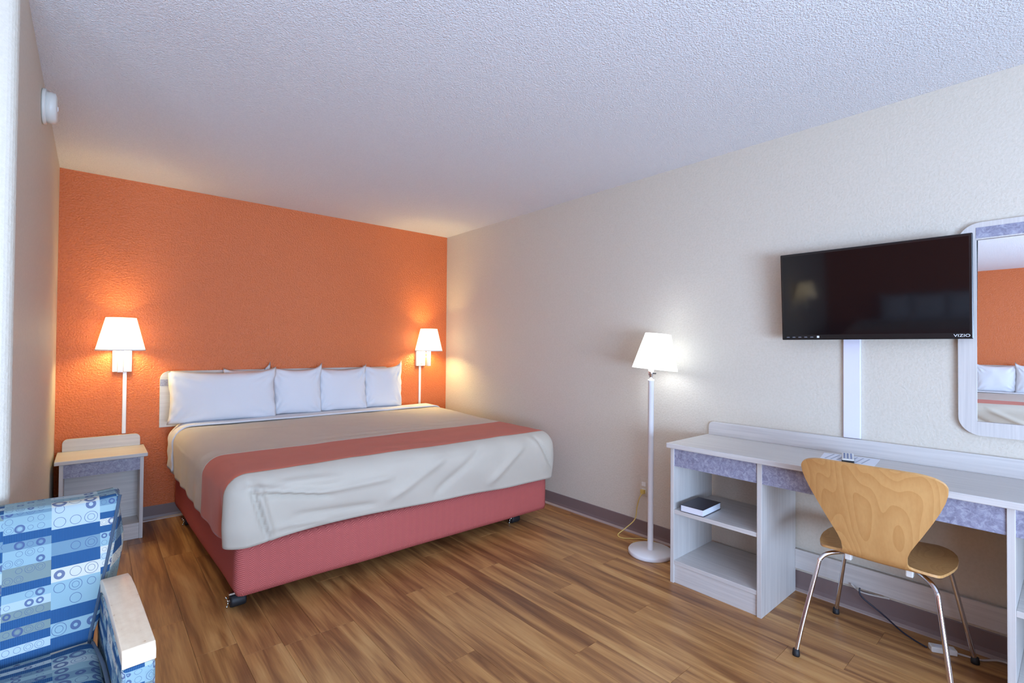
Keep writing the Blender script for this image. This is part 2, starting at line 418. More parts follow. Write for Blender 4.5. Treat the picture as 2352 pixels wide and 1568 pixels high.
# ------------------------------------------------------------------ bed (king) built round a root at its head centre
def smin(a, b): return min(a, b)
def rbox(x0, x1, y0, y1, z0, z1, rx, rz, nx, ny, nzs, disp=None, bottom=True, topf=None):
    """rounded box as bmesh grid"""
    bm = bmesh.new(); idx = {}
    def V(i, j, k):
        if (i, j, k) in idx: return idx[i, j, k]
        p = Vector((x0+(x1-x0)*i/nx, y0+(y1-y0)*j/ny, z0+(z1-z0)*k/nzs))
        q = Vector((min(max(p.x, x0+rx), x1-rx), min(max(p.y, y0+rx), y1-rx), min(max(p.z, z0+(rz if bottom else -1)), z1-rz)))
        d = Vector(((p.x-q.x)/rx, (p.y-q.y)/rx, (p.z-q.z)/rz)); L = d.length
        if L > 1e-6:
            d /= L; nrm = Vector((d.x, d.y, d.z)).normalized(); p = q+Vector((d.x*rx, d.y*rx, d.z*rz))
        else: nrm = Vector((0, 0, 1))
        if topf: p.z += topf(p.x, p.y)*max(0, (p.z-z0)/(z1-z0))
        if disp: p = p+disp(p, nrm)
        idx[i, j, k] = bm.verts.new(p); return idx[i, j, k]
    for i in range(nx):
        for j in range(ny):
            bm.faces.new((V(i, j, nzs), V(i+1, j, nzs), V(i+1, j+1, nzs), V(i, j+1, nzs)))
            if bottom: bm.faces.new((V(i, j+1, 0), V(i+1, j+1, 0), V(i+1, j, 0), V(i, j, 0)))
    for i in range(nx):
        for k in range(nzs):
            bm.faces.new((V(i, 0, k), V(i+1, 0, k), V(i+1, 0, k+1), V(i, 0, k+1)))
            bm.faces.new((V(i+1, ny, k), V(i, ny, k), V(i, ny, k+1), V(i+1, ny, k+1)))
    for j in range(ny):
        for k in range(nzs):
            bm.faces.new((V(0, j+1, k), V(0, j, k), V(0, j, k+1), V(0, j+1, k+1)))
            bm.faces.new((V(nx, j, k), V(nx, j+1, k), V(nx, j+1, k+1), V(nx, j, k+1)))
    return bm
def bmobj(bm, name, m, parent=None, smooth=True):
    me = bpy.data.meshes.new(name); bmesh.ops.recalc_face_normals(bm, faces=bm.faces); bm.to_mesh(me); bm.free()
    for p in me.polygons: p.use_smooth = smooth
    me.materials.append(m); o = bpy.data.objects.new(name, me); C.objects.link(o)
    if parent: o.parent = parent
    return o
BX, BY = 1.54, 4.375       # root of the bed at the wall; local x across, local -y towards the foot
def loc(x, y): return x-BX, y-BY
def skew(v):               # left edge splays out towards the head
    t = max(0, min(1, (v.y+1.81)/1.8)); s = max(0, min(1, (-v.x)/1.0)); v.x -= .05*t*s
def make_bed():
    root = empty('bed', (BX, BY, 0))
    x0, y0 = loc(.522, 2.565); x1, y1 = loc(2.56, 4.36)
    def dsp(p, n): 
        g = .004*nz(p.x*3, p.y*3, p.z*5)
        return n*g
    bm = rbox(x0, x1, y0, y1, .085, .33, .035, .015, 60, 54, 8, dsp)
    for v in bm.verts: skew(v.co)
    bmobj(bm, 'box_spring', M['skirt'], root)
    mx0, my0 = loc(.495, 2.56); mx1, my1 = loc(2.585, 4.355)
    bm = rbox(mx0, mx1, my0, my1, .332, .655, .09, .08, 24, 22, 6, None, topf=lambda x, y: .03*hgt(max(0, min(1, (y+1.3)/1.1))))
    for v in bm.verts: skew(v.co)
    bmobj(bm, 'mattress', M['linen'], root)
    fr = MB()
    for xx in (.60, 2.48): lx = loc(xx, 0)[0]; fr.box(lx-.015, lx+.015, loc(0, 2.62)[1], loc(0, 4.34)[1], .07, .086)
    for yy in (2.69, 3.5, 4.15): ly = loc(0, yy)[1]; fr.box(loc(.56, 0)[0], loc(2.5, 0)[0], ly-.014, ly+.014, .071, .0855)
    fr.build('bed_frame', M['black_rubber'], root)
    def caster(xx, yy):
        lx, ly = loc(xx, yy); c = MB()
        c.lathe([(0, -.034), (.028, -.034), (.031, -.026), (.031, .026), (.028, .034), (0, .034)], (lx, ly, .0315), 24, 'x')
        w_ = c.build('caster', M['black_rubber'], root)
        b = MB(); b.tube([(lx, ly+.0, .0315), (lx, ly, .075)], .006, 8, smooth=False); b.box(lx-.04, lx+.02, ly-.014, ly+.014, .064, .072)
        b.tube([(lx-.045, ly, .0315), (lx-.0, ly, .0315)], .005, 8, smooth=False)
        b.build('bracket', M['steel'], w_)
        k = MB()
        for q in range(3):
            a = q*2*PI/3+.5
            k.tube([(lx-.041, ly, .0315), (lx-.043, ly+.024*math.cos(a), .0315+.024*math.sin(a))], .003, 6, smooth=False)
            k.lathe([(0, -.006), (.006, -.003), (.006, .003), (0, .006)], (lx-.046, ly+.024*math.cos(a), .0315+.024*math.sin(a)), 8, 'x')
        k.build('wheel_lock', M['steel'], w_)
    caster(.555, 2.69); caster(2.345, 2.69); caster(.545, 4.12); caster(2.345, 4.12); caster(1.5, 3.5)
    return root
def topz(x, y): return .03*hgt(max(0, min(1, (y+1.3)/1.1)))
FX0, FY0 = loc(.468, 2.515); FX1, FY1 = loc(2.612, 4.15)
def spread_disp(p, n):
    side = max(0, 1-abs(p.z-.50)/.16) if abs(n.z) < .9 else 0
    g = .0055*nz(p.x*2.2, p.y*2.2, p.z*2.5)+.0022*nz(p.x*9, p.y*9+3, p.z*5)
    x, y, z = p.x-FX0, p.y-FY0, p.z
    if n.y < -.2:                                   # foot drape: bulge, swags and the corner tuck
        f = min(1, -n.y)
        g += f*(.016*math.sin(max(0, min(1, (z-.36)/.3))*PI))
        g += f*.007*math.sin((x*9+(z-.4)*16)+2*nz(x*1.3, z*3, 0))*max(0, min(1, (.66-z)/.2))
        def ridge(px, pz, qx, qz, a, wd):
            d = Vector((qx-px, qz-pz)); L = d.length; d /= L; e = Vector((x-px, z-pz)); t = e.dot(d); s = abs(e.x*d.y-e.y*d.x)
            if -.04 < t < L+.04:
                k = min(1, max(0, (t+.04)/.08))*min(1, max(0, (L+.04-t)/.08)); return 2.6*a*k*math.exp(-(s/(wd*.8))**2)
            return 0
        g += f*(ridge(.10, .60, .17, .37, -.012, .008)+ridge(.13, .60, .19, .37, .009, .016))
        g += f*(ridge(.10, .60, .42, .53, .013, .016)+ridge(.12, .575, .46, .50, -.009, .012)+ridge(.42, .53, .8, .54, .007, .02))
        g += f*(ridge(.22, .60, .50, .585, .007, .02)+ridge(.3, .43, .7, .40, -.006, .02)+ridge(.2, .40, .45, .37, .005, .012))
        g += f*(ridge(.8, .42, 1.15, .60, .006, .03)+ridge(1.1, .40, 1.45, .62, -.006, .03)+ridge(1.5, .40, 1.8, .6, .006, .03))
        g += f*(ridge(1.95, .62, 2.08, .42, -.01, .012)+ridge(1.9, .62, 2.02, .42, .007, .02))
    if n.z > .5:                                    # faint creases drawn across the top
        g += .0022*math.sin(y*46+x*5+3*nz(x*1.2, y*2, 4))*max(0, nz(x*1.4+7, y*2.2, 2))*2
    if n.x < -.2:                                   # hanging left side: soft vertical folds
        f = min(1, -n.x); lo = max(0, min(1, (.62-z)/.2))
        g += f*lo*(.004*math.sin(y*28+2*nz(y*3, 1, 0)))
        g += f*(.01*math.exp(-((y-.05)/.03)**2)-.008*math.exp(-((y-.14)/.025)**2))*lo
    if n.x > .2:
        g += .004*math.sin(y*22)*max(0, min(1, (.62-z)/.2))
    d = n*g
    return d
def make_spread():
    root = empty('bedspread', (BX, BY, .0))
    hem = lambda x, y: .0
    bm = rbox(FX0, FX1, FY0, FY1+.15, .345, .667, .105, .10, 190, 160, 26, spread_disp, bottom=False, topf=topz)
    # open at the head end
    for v in bm.verts: v.co.z += 0
    bmesh.ops.delete(bm, geom=[f for f in bm.faces if f.calc_center_median().y > FY1+.02], context='FACES')
    for v in bm.verts:
        v.co.x -= 0; t = max(0, min(1, (v.co.y-FY0)/1.7))
        # hem rises a little towards the head on the sides, waves at the foot
        if v.co.z < .6 and v.co.y > FY0+.12: v.co.z += (.667-v.co.z)*.14*t+.004*math.sin(v.co.y*7)
        k = (.667-v.co.z)/.32
        if v.co.y < FY0+.1: v.co.z += k*(.018*math.sin((v.co.x-FX0)*2.0+.5)-.004)-.02*k*math.exp(-((v.co.x-FX0-.06)/.14)**2)
        skew(v.co)
    ya, yb = loc(0, 2.592)[1], loc(0, 3.085)[1]
    sk = 0
    for yy in (ya, yb):
        bmesh.ops.bisect_plane(bm, geom=bm.verts[:]+bm.edges[:]+bm.faces[:], plane_co=(0, yy, 0), plane_no=(0, 1, 0))
    band = bm.copy()
    bmesh.ops.delete(bm, geom=[f for f in bm.faces if ya < f.calc_center_median().y < yb], context='FACES')
    bmesh.ops.delete(band, geom=[f for f in band.faces if not (ya < f.calc_center_median().y < yb)], context='FACES')
    for b_, nm, m_ in ((bm, 'cover', 'spread'), (band, 'accent_band', 'coral')):
        o = bmobj(b_, nm, M[m_], root)
        s = o.modifiers.new('s', 'SOLIDIFY'); s.thickness = .005; s.offset = -1
        if nm == 'accent_band': o['label'] = 'coral accent band across the spread'
    return root
def make_sheet():
    x0, y0 = loc(.470, 4.06); x1, y1 = loc(2.606, 4.33)
    def d(p, n): return n*(.003*nz(p.x*5, p.y*9, p.z*7)+.002*math.sin(p.z*60+p.y*30)*(1 if abs(n.x) > .5 else 0))
    bm = rbox(x0+.004, x1-.004, y0-.3, y1, .40, .668, .10, .10, 150, 40, 22, d, bottom=False, topf=topz)
    bmesh.ops.delete(bm, geom=[f for f in bm.faces if f.calc_center_median().y < y0 or f.calc_center_median().y > y1-.02], context='FACES')
    for v in bm.verts: skew(v.co)
    root = bmobj(bm, 'bed_sheet', M['linen']); root.location = (BX, BY, .003)
    s = root.modifiers.new('s', 'SOLIDIFY'); s.thickness = .012; s.offset = 1
    return root
def pillow_mesh(w_, h_, t_, seed, peakL=.02, peakR=.03):
    bm = bmesh.new(); n, m_ = 36, 26; V = {}
    for s in (1, -1):
        for i in range(n+1):
            for j in range(m_+1):
                u, v = -1+2*i/n, -1+2*j/m_
                edge = i in (0, n) or j in (0, m_)
                if edge and s == -1: V[s, i, j] = V[1, i, j]; continue
                f = (max(0, 1-abs(u)**3.2)**.55)*(max(0, 1-abs(v)**3.2)**.55)
                cx = u*(1-.045*(1-v*v)); cz = v*(1-.05*(1-u*u)*(1 if v > 0 else .4))
                x = cx*w_/2; z = cz*h_/2+h_/2
                z -= (.014*(1-u*u)+.006*nz(x*6+seed, 3, 1))*max(0, v)**2
                if u > 0 and v > 0: z += peakR*(u*v)**7; x += .006*nz(z*14, seed, 2)
                x += .010*nz(z*9+seed, 1.5, 2)*abs(u)**4
                if u < 0 and v > 0: z += peakL*(abs(u)*v)**6
                y = -s*f*t_/2
                y += s*.008*nz(x*11+seed, z*7, s)*f+s*.014*nz(x*3.5+seed, z*3.5, 5)*f
                y += .007*math.sin(30*u+14*v+seed)*(abs(u)**6)*(1-v*v)
                # creases fanning out of the corners
                for cu, cv in ((1, 1), (-1, 1), (1, -1), (-1, -1)):
                    a = math.atan2(v-cv, (u-cu)*1.3); dd = math.hypot(v-cv, u-cu)
                    y += -s*.0095*math.sin(a*(11+cu*cv*2)+seed*cv)*math.exp(-((dd-.36)/.26)**2)
                V[s, i, j] = bm.verts.new((x, y, z))
    for s in (1, -1):
        for i in range(n):
            for j in range(m_):
                q = [V[s, i, j], V[s, i+1, j], V[s, i+1, j+1], V[s, i, j+1]]
                if s == -1: q.reverse()
                bm.faces.new(q)
    return bm
PIL = [  # x0, x1, y, z top, thickness, yaw, peak, label for bed 1, label for bed 2
    (.405, 1.125, 4.185, 1.085, .15, .00, .02, 'widest white pillow at the lamp-and-nightstand end of the bed', 'left white pillow at the far end of the bed seen in the mirror'),
    (.770, 1.112, 4.316, 1.092, .055, .02, .055, 'white pillow standing hidden behind the widest pillow with its peak above', 'white pillow tucked behind the wide one on the mirrored bed'),
    (1.105, 1.490, 4.245, 1.092, .13, -.10, .035, 'white pillow second from the nightstand end of the row', 'middle white pillow on the bed reflected in the mirror'),
    (1.470, 1.895, 4.245, 1.085, .13, -.10, .03, 'third white pillow in the row leaning on the headboard', 'white pillow second from the armchair side on the mirrored bed'),
    (1.875, 2.250, 4.245, 1.098, .13, -.10, .045, 'white pillow at the end of the row by the corner sconce', 'end white pillow of the mirrored bed on its armchair side')]
def make_pillows():
    out = []
    for i, (a, b, y, zt, th, rz, pk, l1, l2) in enumerate(PIL):
        bm = pillow_mesh((b-a)/math.cos(rz), zt-.707, th, i*3.7+1, .004, pk)
        o = bmobj(bm, 'pillow', M['linen'], None); o.location = ((a+b)/2, y, .707); o.rotation_euler = (-.07, 0, rz)
        tag(o, l1, 'pillow', 'white pillows on the bed in front'); out.append(o)
    return out
def make_headboard():
    root = empty('headboard', (BX, YB, 0))
    x0, x1 = .375-BX, 2.20-BX
    pts = roundpoly(x0, x1, .667, 1.078, .06, 'cd')
    MB().prism(pts, 'y', -.022, -.001).build('panel', M['lam_x'], root, bevel=.003)
    MB().box(x0+.0015, x1-.0015, -.0245, -.0222, .972, 1.018).build('accent_strip', M['granite'], root)
    return root
bed = tag(make_bed(), 'king bed with rose-pink box spring on casters against the orange back wall', 'bed', 'king beds')
spread = tag(make_spread(), 'grey bedspread with a coral band on the bed in front', 'bedspread', 'grey bedspreads')
sheet = tag(make_sheet(), 'white sheet folded at the head of the bed in front', 'sheet', 'white bed sheets')
head = tag(make_headboard(), 'pale laminate headboard behind the pillows on the orange back wall', 'headboard', 'pale laminate headboards')
pils = make_pillows()
# the second bed, seen in the wall mirror: copies turned to face the right wall
B2 = Matrix.Translation((XF+.023, .62, 0)) @ Matrix.Rotation(PI/2, 4, 'Z') @ Matrix.Translation((-BX, -BY, 0))
for o, lb, g in [(bed, 'second king bed reflected in the wall mirror', None), (spread, 'grey bedspread with coral band on the bed reflected in the mirror', None),
              (sheet, 'white sheet on the bed reflected in the mirror', None), (head, 'pale headboard of the bed reflected in the mirror', None)]+[(p, PIL[i][8], 'white pillows on the mirrored bed') for i, p in enumerate(pils)]:
    mw = Matrix.Translation(o.location) @ o.rotation_euler.to_matrix().to_4x4()
    c = copy_tree(o); mm = B2 @ mw; c.location = mm.translation; c.rotation_euler = mm.to_euler(); c['label'] = lb
    if g: c['group'] = g

# ------------------------------------------------------------------ nightstand
def nightstand():
    root = empty('nightstand', (.06, 4.2, 0), 'low grey laminate nightstand under the left wall sconce', 'nightstand')
    ox, oy = .06, 4.2
    def b(name, x0, x1, y0, y1, z0, z1, m, bev=.002): return MB().box(x0-ox, x1-ox, y0-oy, y1-oy, z0, z1).build(name, M[m], root, bevel=bev)
    b('top', -.167, .287, 4.010, 4.378, .536, .56, 'lam_x', .004)
    b('side_panel', -.145, -.125, 4.03, 4.37, 0, .536, 'lam_z'); b('side_panel', .247, .267, 4.03, 4.37, 0, .536, 'lam_z')
    b('front_rail', -.125, .247, 4.034, 4.05, .45, .536, 'granite', 0)
    b('shelf', -.125, .247, 4.034, 4.352, .085, .103, 'lam_x'); b('kick_board', -.125, .247, 4.036, 4.052, 0, .085, 'lam_x')
    b('back_panel', -.125, .247, 4.22, 4.232, .103, .536, 'lam_x', 0)
    MB().prism(roundpoly(-.144-ox, .265-ox, .56, .642, .03, 'cd'), 'y', 4.353-oy, 4.375-oy).build('backsplash', M['lam_x'], root, bevel=.002)
    return root
nightstand()

# ------------------------------------------------------------------ wall sconces
def point(name, loc_, power, col, rad, parent):
    l = bpy.data.lights.new(name, 'POINT'); l.energy = power; l.color = col; l.shadow_soft_size = rad
    o = bpy.data.objects.new(name, l); C.objects.link(o); o.location = loc_; o.parent = parent; return o
def make_sconce():       # root on the wall, shade out along local -y
    root = empty('wall_sconce', (0, 0, 0))
    MB().box(-.054, .054, -.026, -.001, 1.079, 1.245).build('wall_plate', M['white_metal'], root, bevel=.004)
    MB().lathe([(0, 0), (.006, 0), (.006, .012), (0, .012)], (0, -.038, 1.10), 12, 'y').build('switch_knob', M['chrome'], root)
    a = MB(); a.box(-.006, .006, -.15, -.024, 1.205, 1.217); a.box(-.006, .006, -.15, -.024, 1.165, 1.177)
    a.build('swing_arm', M['white_metal'], root, bevel=.002)
    MB().box(-.017, .017, -.172, -.138, 1.082, 1.262).build('socket_stem', M['white_metal'], root, bevel=.004)
    bl = MB(); bl.lathe([(0, 0), (.012, .0), (.014, .03), (.026, .055), (.029, .075), (.022, .097), (0, .106)], (0, -.155, 1.264), 20)
    bl.build('bulb', M['bulb_warm'], root)
    s = MB(); s.lathe([(.134, 1.232), (.135, 1.232), (.083, 1.452), (.082, 1.452), (.083, 1.4505), (.1335, 1.233)], (0, -.155, 0), 48, closed=True)
    s.build('shade', M['shade_warm'], root)
    rg = MB(); rg.lathe([(.1345, 1.230), (.137, 1.230), (.1362, 1.238), (.1337, 1.238)], (0, -.155, 0), 48, closed=True)
    for k in range(3):
        aa = k*2*PI/3; rg.tube([(.014*math.cos(aa), -.155+.014*math.sin(aa), 1.262), (.132*math.cos(aa), -.155+.132*math.sin(aa), 1.238)], .0012, 6, smooth=False)
    rg.build('shade_ring', M['white_metal'], root)
    return root
def cord_cover(x, y0, z0, z1, label, rz=0):
    o = MB().box(-.0115, .0115, -.014, -.001, 0, z1-z0).build('cord_cover', M['white_metal'], bevel=.003)
    o.location = (x, y0, z0); o.rotation_euler = (0, 0, rz); tag(o, label, 'cord cover', 'white cord covers below the sconces')
sconce = make_sconce(); sconce.location = (.160, YB, 0); sconce.rotation_euler = (0, 0, -.10)
tag(sconce, 'lit white-shaded wall sconce above the nightstand', 'wall lamp', 'wall sconces')
s2 = copy_tree(sconce); s2.location = (2.537, YB, 0); s2.rotation_euler = (0, 0, .08); s2['label'] = 'lit white-shaded wall sconce near the room corner right of the pillows'
s3 = copy_tree(sconce); s3.location = (-2.0, YC, 0); s3.rotation_euler = (0, 0, 0); s3['label'] = 'lit wall sconce reflected as a glow in the television screen'
PWR = {0: 19, 1: 28, 2: 6.0}
for k, s in enumerate((sconce, s2, s3)): point('bulb_light', (0, -.155, 1.325), PWR[k], (1, .80, .36), .056, s)
cord_cover(.174, YB, .645, 1.079, 'white cord cover between the left sconce and the nightstand')
cord_cover(2.535, YB, .35, 1.079, 'white cord cover running down from the corner sconce')

# ------------------------------------------------------------------ floor lamp
def floor_lamp():
    root = empty('floor_lamp', (2.641, 1.74, 0), 'white floor lamp with a glowing crooked shade beside the desk', 'floor lamp')
    MB().lathe([(0, 0), (.130, 0), (.134, .004), (.134, .020), (.130, .0265), (0, .0265)], seg=48).build('base', M['white_metal'], root)
    MB().lathe([(0, .026), (.0185, .026), (.0175, .03), (.0175, 1.068), (.020, 1.07), (.020, 1.08), (0, 1.08)], seg=24).build('pole', M['white_metal'], root)
    MB().lathe([(0, 1.08), (.011, 1.08), (.010, 1.10), (.016, 1.108), (.017, 1.15), (0, 1.15)], seg=20).build('socket', M['chrome'], root)
    MB().tube([(0, -.012, 1.118), (0, -.034, 1.118)], .004, 8, smooth=False).build('switch_knob', M['black_plastic'], root)
    sh = empty('lamp_shade', (0, 0, 1.145)); sh.parent = root
    d = Vector((math.cos(yaw), -math.sin(yaw), 0)); q = Matrix.Rotation(math.radians(5.5), 4, Vector((math.sin(yaw), math.cos(yaw), 0)))
    bl = MB(); bl.lathe([(0, 0), (.013, .0), (.015, .03), (.028, .06), (.031, .08), (.024, .104), (0, .112)], (0, 0, 1.15), 20)
    bl.build('bulb', M['bulb_cool'], root)
    s = MB(); s.lathe([(.137, 0), (.138, 0), (.078, .222), (.077, .222), (.078, .2205), (.1365, .001)], (0, 0, 0), 48, closed=True)
    o = s.build('shade', M['shade_cool'], root); bpy.data.objects.remove(sh)
    o.matrix_local = Matrix.Translation((d.x*.022, d.y*.022, 1.142)) @ q
    point('bulb_light', (0, 0, 1.22), 2.9, (.78, .88, 1), .060, root); return root
flamp = floor_lamp()
# outlet and the lamp's yellow cord
ou = empty('wall_outlet', (XR, 1.93, .33), 'pale wall outlet behind the floor lamp pole', 'outlet')
MB().box(-.006, -.001, -.036, .036, -.058, .058).build('cover_plate', M['cream_paint'], ou, bevel=.002)
for zz in (-.022, .022): MB().box(-.009, -.006, -.016, .016, zz-.014, zz+.014).build('socket', M['plastic_white'], ou, bevel=.002)
cd = MB(); cd.tube([(2.835, 1.925, .30), (2.80, 1.93, .27), (2.80, 1.95, .20), (2.79, 1.96, .12), (2.74, 2.0, .06), (2.70, 2.03, .02), (2.70, 2.00, .006), (2.74, 1.95, .006),
    (2.80, 1.88, .006), (2.80, 1.80, .006), (2.74, 1.84, .008), (2.70, 1.90, .008), (2.67, 1.885, .007)], .0035, 8)
cd.box(2.822, 2.845, 1.915, 1.940, .292, .318)
cd.build('power_cord', M['yellow_cable'], flamp, org=(2.641, 1.74, 0)).location = (0, 0, 0)

# ------------------------------------------------------------------ desk
DX = 2.41
def desk():
    root = empty('desk', (2.62, .6, 0), 'long pale grey laminate desk with open shelf bays along the right wall', 'desk')
    ox, oy = 2.62, .6
    def b(name, x0, x1, y0, y1, z0, z1, m, bev=.0015, par=root): return MB().box(x0-ox, x1-ox, y0-oy, y1-oy, z0, z1).build(name, M[m], par, bevel=bev)
    b('desk_top', 2.386, 2.853, -.62, 1.476, .731, .757, 'lam_y', .003)
    pts = roundpoly(-.62-oy, 1.464-oy, .757, .836, .028, 'c')
    MB().prism(pts, 'x', 2.832-ox, 2.852-ox).build('backsplash', M['lam_y'], root, bevel=.002)
    for y1, y0 in ((1.463, 1.443), (1.005, .983), (.167, .145), (-.30, -.32)):
        b('side_panel', DX, 2.835, y0, y1, 0, .731, 'lam_z')
    for y1, y0 in ((1.443, 1.005), (.983, .167), (.145, -.30)):
        b('front_rail', DX+.006, DX+.022, y0, y1, .632, .731, 'granite', 0)
    for y1, y0, zs in ((1.443, 1.005, (.375, .10)), (.145, -.30, (.36, .10))):
        for z in zs: b('shelf', DX+.004, 2.832, y0, y1, z, z+.022, 'lam_y')
        b('kick_board', DX+.010, DX+.026, y0, y1, 0, .10, 'lam_y')
    b('stretcher', 2.826, 2.842, .167, .983, .122, .222, 'lam_y')
    # piece of hardware under the top
desk()
bk = empty('book', (2.513, 1.342, .3982), 'thick dark-covered book lying on the upper shelf of the desk', 'book')
bk.rotation_euler = (0, 0, math.radians(1.5))
MB().box(-.102, .102, -.064, .064, 0, .0025).build('cover', M['book_cover'], bk, bevel=.001)
cv = MB().box(-.102, .102, -.064, .064, .0335, .036).box(-.102, .102, .0615, .064, 0, .036)
cv.build('cover', M['book_cover'], bk, bevel=.001)
MB().box(-.099, .099, -.061, .0615, .0025, .0335).build('pages', M['paper'], bk)

def ray_pt(px, py, z):   # helper for placing small things on horizontal surfaces
    d = fw+r2*((px-1176)/fpx)-u2*((py-784)/fpx); t = (z-1.26868)/d.z
    return Vector((d.x*t, d.y*t, z))
# paper leaflet under the remote
c4 = [(2.605, .905), (2.775, .830), (2.808, .612), (2.600, .594)]
pm = MB(); pm.prism([(2.600, .800), (2.777, .832), (2.812, .612), (2.600, .590)], 'z', .7574, .7588)
pp = pm.build('leaflet', M['paper']); tag(pp, 'white printed leaflet lying under the remote on the desk', 'paper')
lm = MB()
for k in range(7):
    y = .785-k*.024; lm.box(2.64, 2.775, y, y+.006, .7588, .7592)
lm.build('printed_lines', mat('print_grey', srgb(170, 176, 190), .6), pp)
rm = empty('remote_control', (2.675, .705, .7593), 'small two-tone remote control on the leaflet behind the chair', 'remote', rz=math.radians(15))
MB().box(-.085, .085, -.024, .024, 0, .012).build('body', M['black_plastic'], rm, bevel=.004)
MB().box(-.084, .084, -.023, .023, .012, .019).build('top_face', M['plastic_white'], rm, bevel=.004)
bt = MB()
for i in range(7):
    for j in range(3): bt.box(-.068+i*.02, -.060+i*.02, -.016+j*.013, -.009+j*.013, .019, .021)
tag(bt.build('buttons', mat('button_grey', srgb(120, 130, 160), .5), rm), kind='stuff')

# ------------------------------------------------------------------ television
ty, tt = math.radians(3.0), math.radians(4.5)
tv = empty('television', (2.755, .652, 1.542), 'black flat television tilted down on the right wall above the desk', 'television')
tv.rotation_euler = (0, -tt, ty)      # local -x is the screen normal
hw, hh = .3665, .221
MB().box(0, .012, -hw, hw, -hh, hh).build('bezel', M['black_plastic'], tv, bevel=.004)
MB().box(.012, .05, -hw+.05, hw-.05, -hh+.06, hh-.04).build('rear_housing', M['black_plastic'], tv, bevel=.01)
MB().box(-.0012, .001, -hw+.012, hw-.012, -hh+.026, hh-.012).build('screen', M['screen'], tv)
MB().box(-.0016, .004, -hw+.010, hw-.010, -hh+.002, -hh+.0035).build('lower_trim', M['screen'], tv)
MB().box(.049, .078, -.06, .06, -.06, .06).build('wall_mount', M['black_plastic'], tv)
def text(s, size, name, m, parent, loc_, ext=.0004, sx=1.0):
    cu = bpy.data.curves.new(name, 'FONT'); cu.body = s; cu.size = size; cu.extrude = ext; cu.align_x = 'CENTER'
    o = bpy.data.objects.new(name, cu); C.objects.link(o)
    bpy.context.view_layer.update(); dg = bpy.context.evaluated_depsgraph_get()
    me = bpy.data.meshes.new_from_object(o.evaluated_get(dg)); bpy.data.objects.remove(o)
    me.materials.clear(); me.materials.append(m)
    o = bpy.data.objects.new(name, me); C.objects.link(o); o.parent = parent; o.location = loc_
    # text x -> local -y (reads left to right seen from -x side), text y -> z, normal -> -x
    o.rotation_euler = Matrix(((0, 0, -1), (-1, 0, 0), (0, 1, 0))).to_euler(); o.scale = (sx, 1, 1)
    return o
text('VIZIO', .0165, 'lettering', M['silver_print'], tv, (-.0006, -hw+.036, -hh+.0095), sx=1.25)
ic = MB()
for k in range(5):
    y = hw-.022-k*.027; ic.box(-.0005, .001, y-.014, y, -hh+.012, -hh+.0145)
    for j in range(4): ic.box(-.0005, .001, y-.012+j*.003, y-.0105+j*.003, -hh+.0145, -hh+.0165)
ic.build('printed_icons', mat('print_dim', (.18, .19, .22, 1), .4), tv)
ic = MB(); y = hw-.160
ic.box(-.0006, .001, y-.010, y, -hh+.010, -hh+.020)
ic.build('badge', M['silver_print'], tv)
# cable raceway on the wall under it
rc = tag(MB().box(XR-.016, XR-.001, .695, .768, .838, 1.43).build('cable_raceway', M['white_trim'], bevel=.003), 'flat white cable raceway on the wall below the television', 'raceway')

# ------------------------------------------------------------------ wall mirror
mr = empty('wall_mirror', (XR, -.1, 1.36), 'wall mirror in a rounded pale laminate frame at the right edge', 'mirror')
def frame_ring(y0, y1, z0, z1, iy0, iy1, iz0, iz1, r, x0, x1):
    out = roundpoly(y0, y1, z0, z1, r, n=8); n = len(out); inn = []
    cy, cz = (iy0+iy1)/2, (iz0+iz1)/2
    for k, p in enumerate(out):            # matching inner ring points
        c = k//9; inn.append([(iy0, iz0), (iy1, iz0), (iy1, iz1), (iy0, iz1)][c])
    mb = MB(); vs = [(x0, a, b) for a, b in out]+[(x0, a, b) for a, b in inn]+[(x1, a, b) for a, b in out]+[(x1, a, b) for a, b in inn]
    fs = []
    for i in range(n):
        j = (i+1) % n
        for q in ((i, j, n+j, n+i), (2*n+i, 3*n+i, 3*n+j, 2*n+j), (i, 2*n+i, 2*n+j, j), (n+i, n+j, 3*n+j, 3*n+i)):
            fs.append(q)
    mb.add(vs, fs); return mb
YM1, YM0 = .341, -.541
fo = frame_ring(YM0+.1, YM1+.1, .915-1.36, 1.815-1.36, YM0+.163, .283+.1, .974-1.36, 1.742-1.36, .075, -.022, -.001)
o = fo.build('frame', M['lam_z'], mr)
bm = bmesh.new(); bm.from_mesh(o.data); bmesh.ops.remove_doubles(bm, verts=bm.verts, dist=1e-5); bmesh.ops.recalc_face_normals(bm, faces=bm.faces); bm.to_mesh(o.data); bm.free()
MB().box(-.0235, -.0218, YM0+.163, .383, 1.748-1.36, 1.793-1.36).build('accent_strip', M['granite'], mr)
MB().box(-.012, -.006, YM0+.161, .385, .972-1.36, 1.744-1.36).build('mirror_glass', M['mirror'], mr)

# ------------------------------------------------------------------ smoke detector
sd = empty('smoke_detector', (XL, 2.95, 2.31), 'round white smoke detector high on the left wall', 'smoke detector')
MB().lathe([(0, .001), (.074, .001), (.076, .006), (.074, .014), (0, .014)], seg=40, axis='x').build('base_ring', M['plastic_white'], sd)
MB().lathe([(0, .014), (.066, .014), (.067, .03), (.064, .044), (.05, .049), (0, .049)], seg=40, axis='x').build('housing', M['plastic_white'], sd)
MB().lathe([(0, .049), (.012, .049), (.011, .052), (0, .053)], seg=20, axis='x').build('test_button', M['white_metal'], sd)

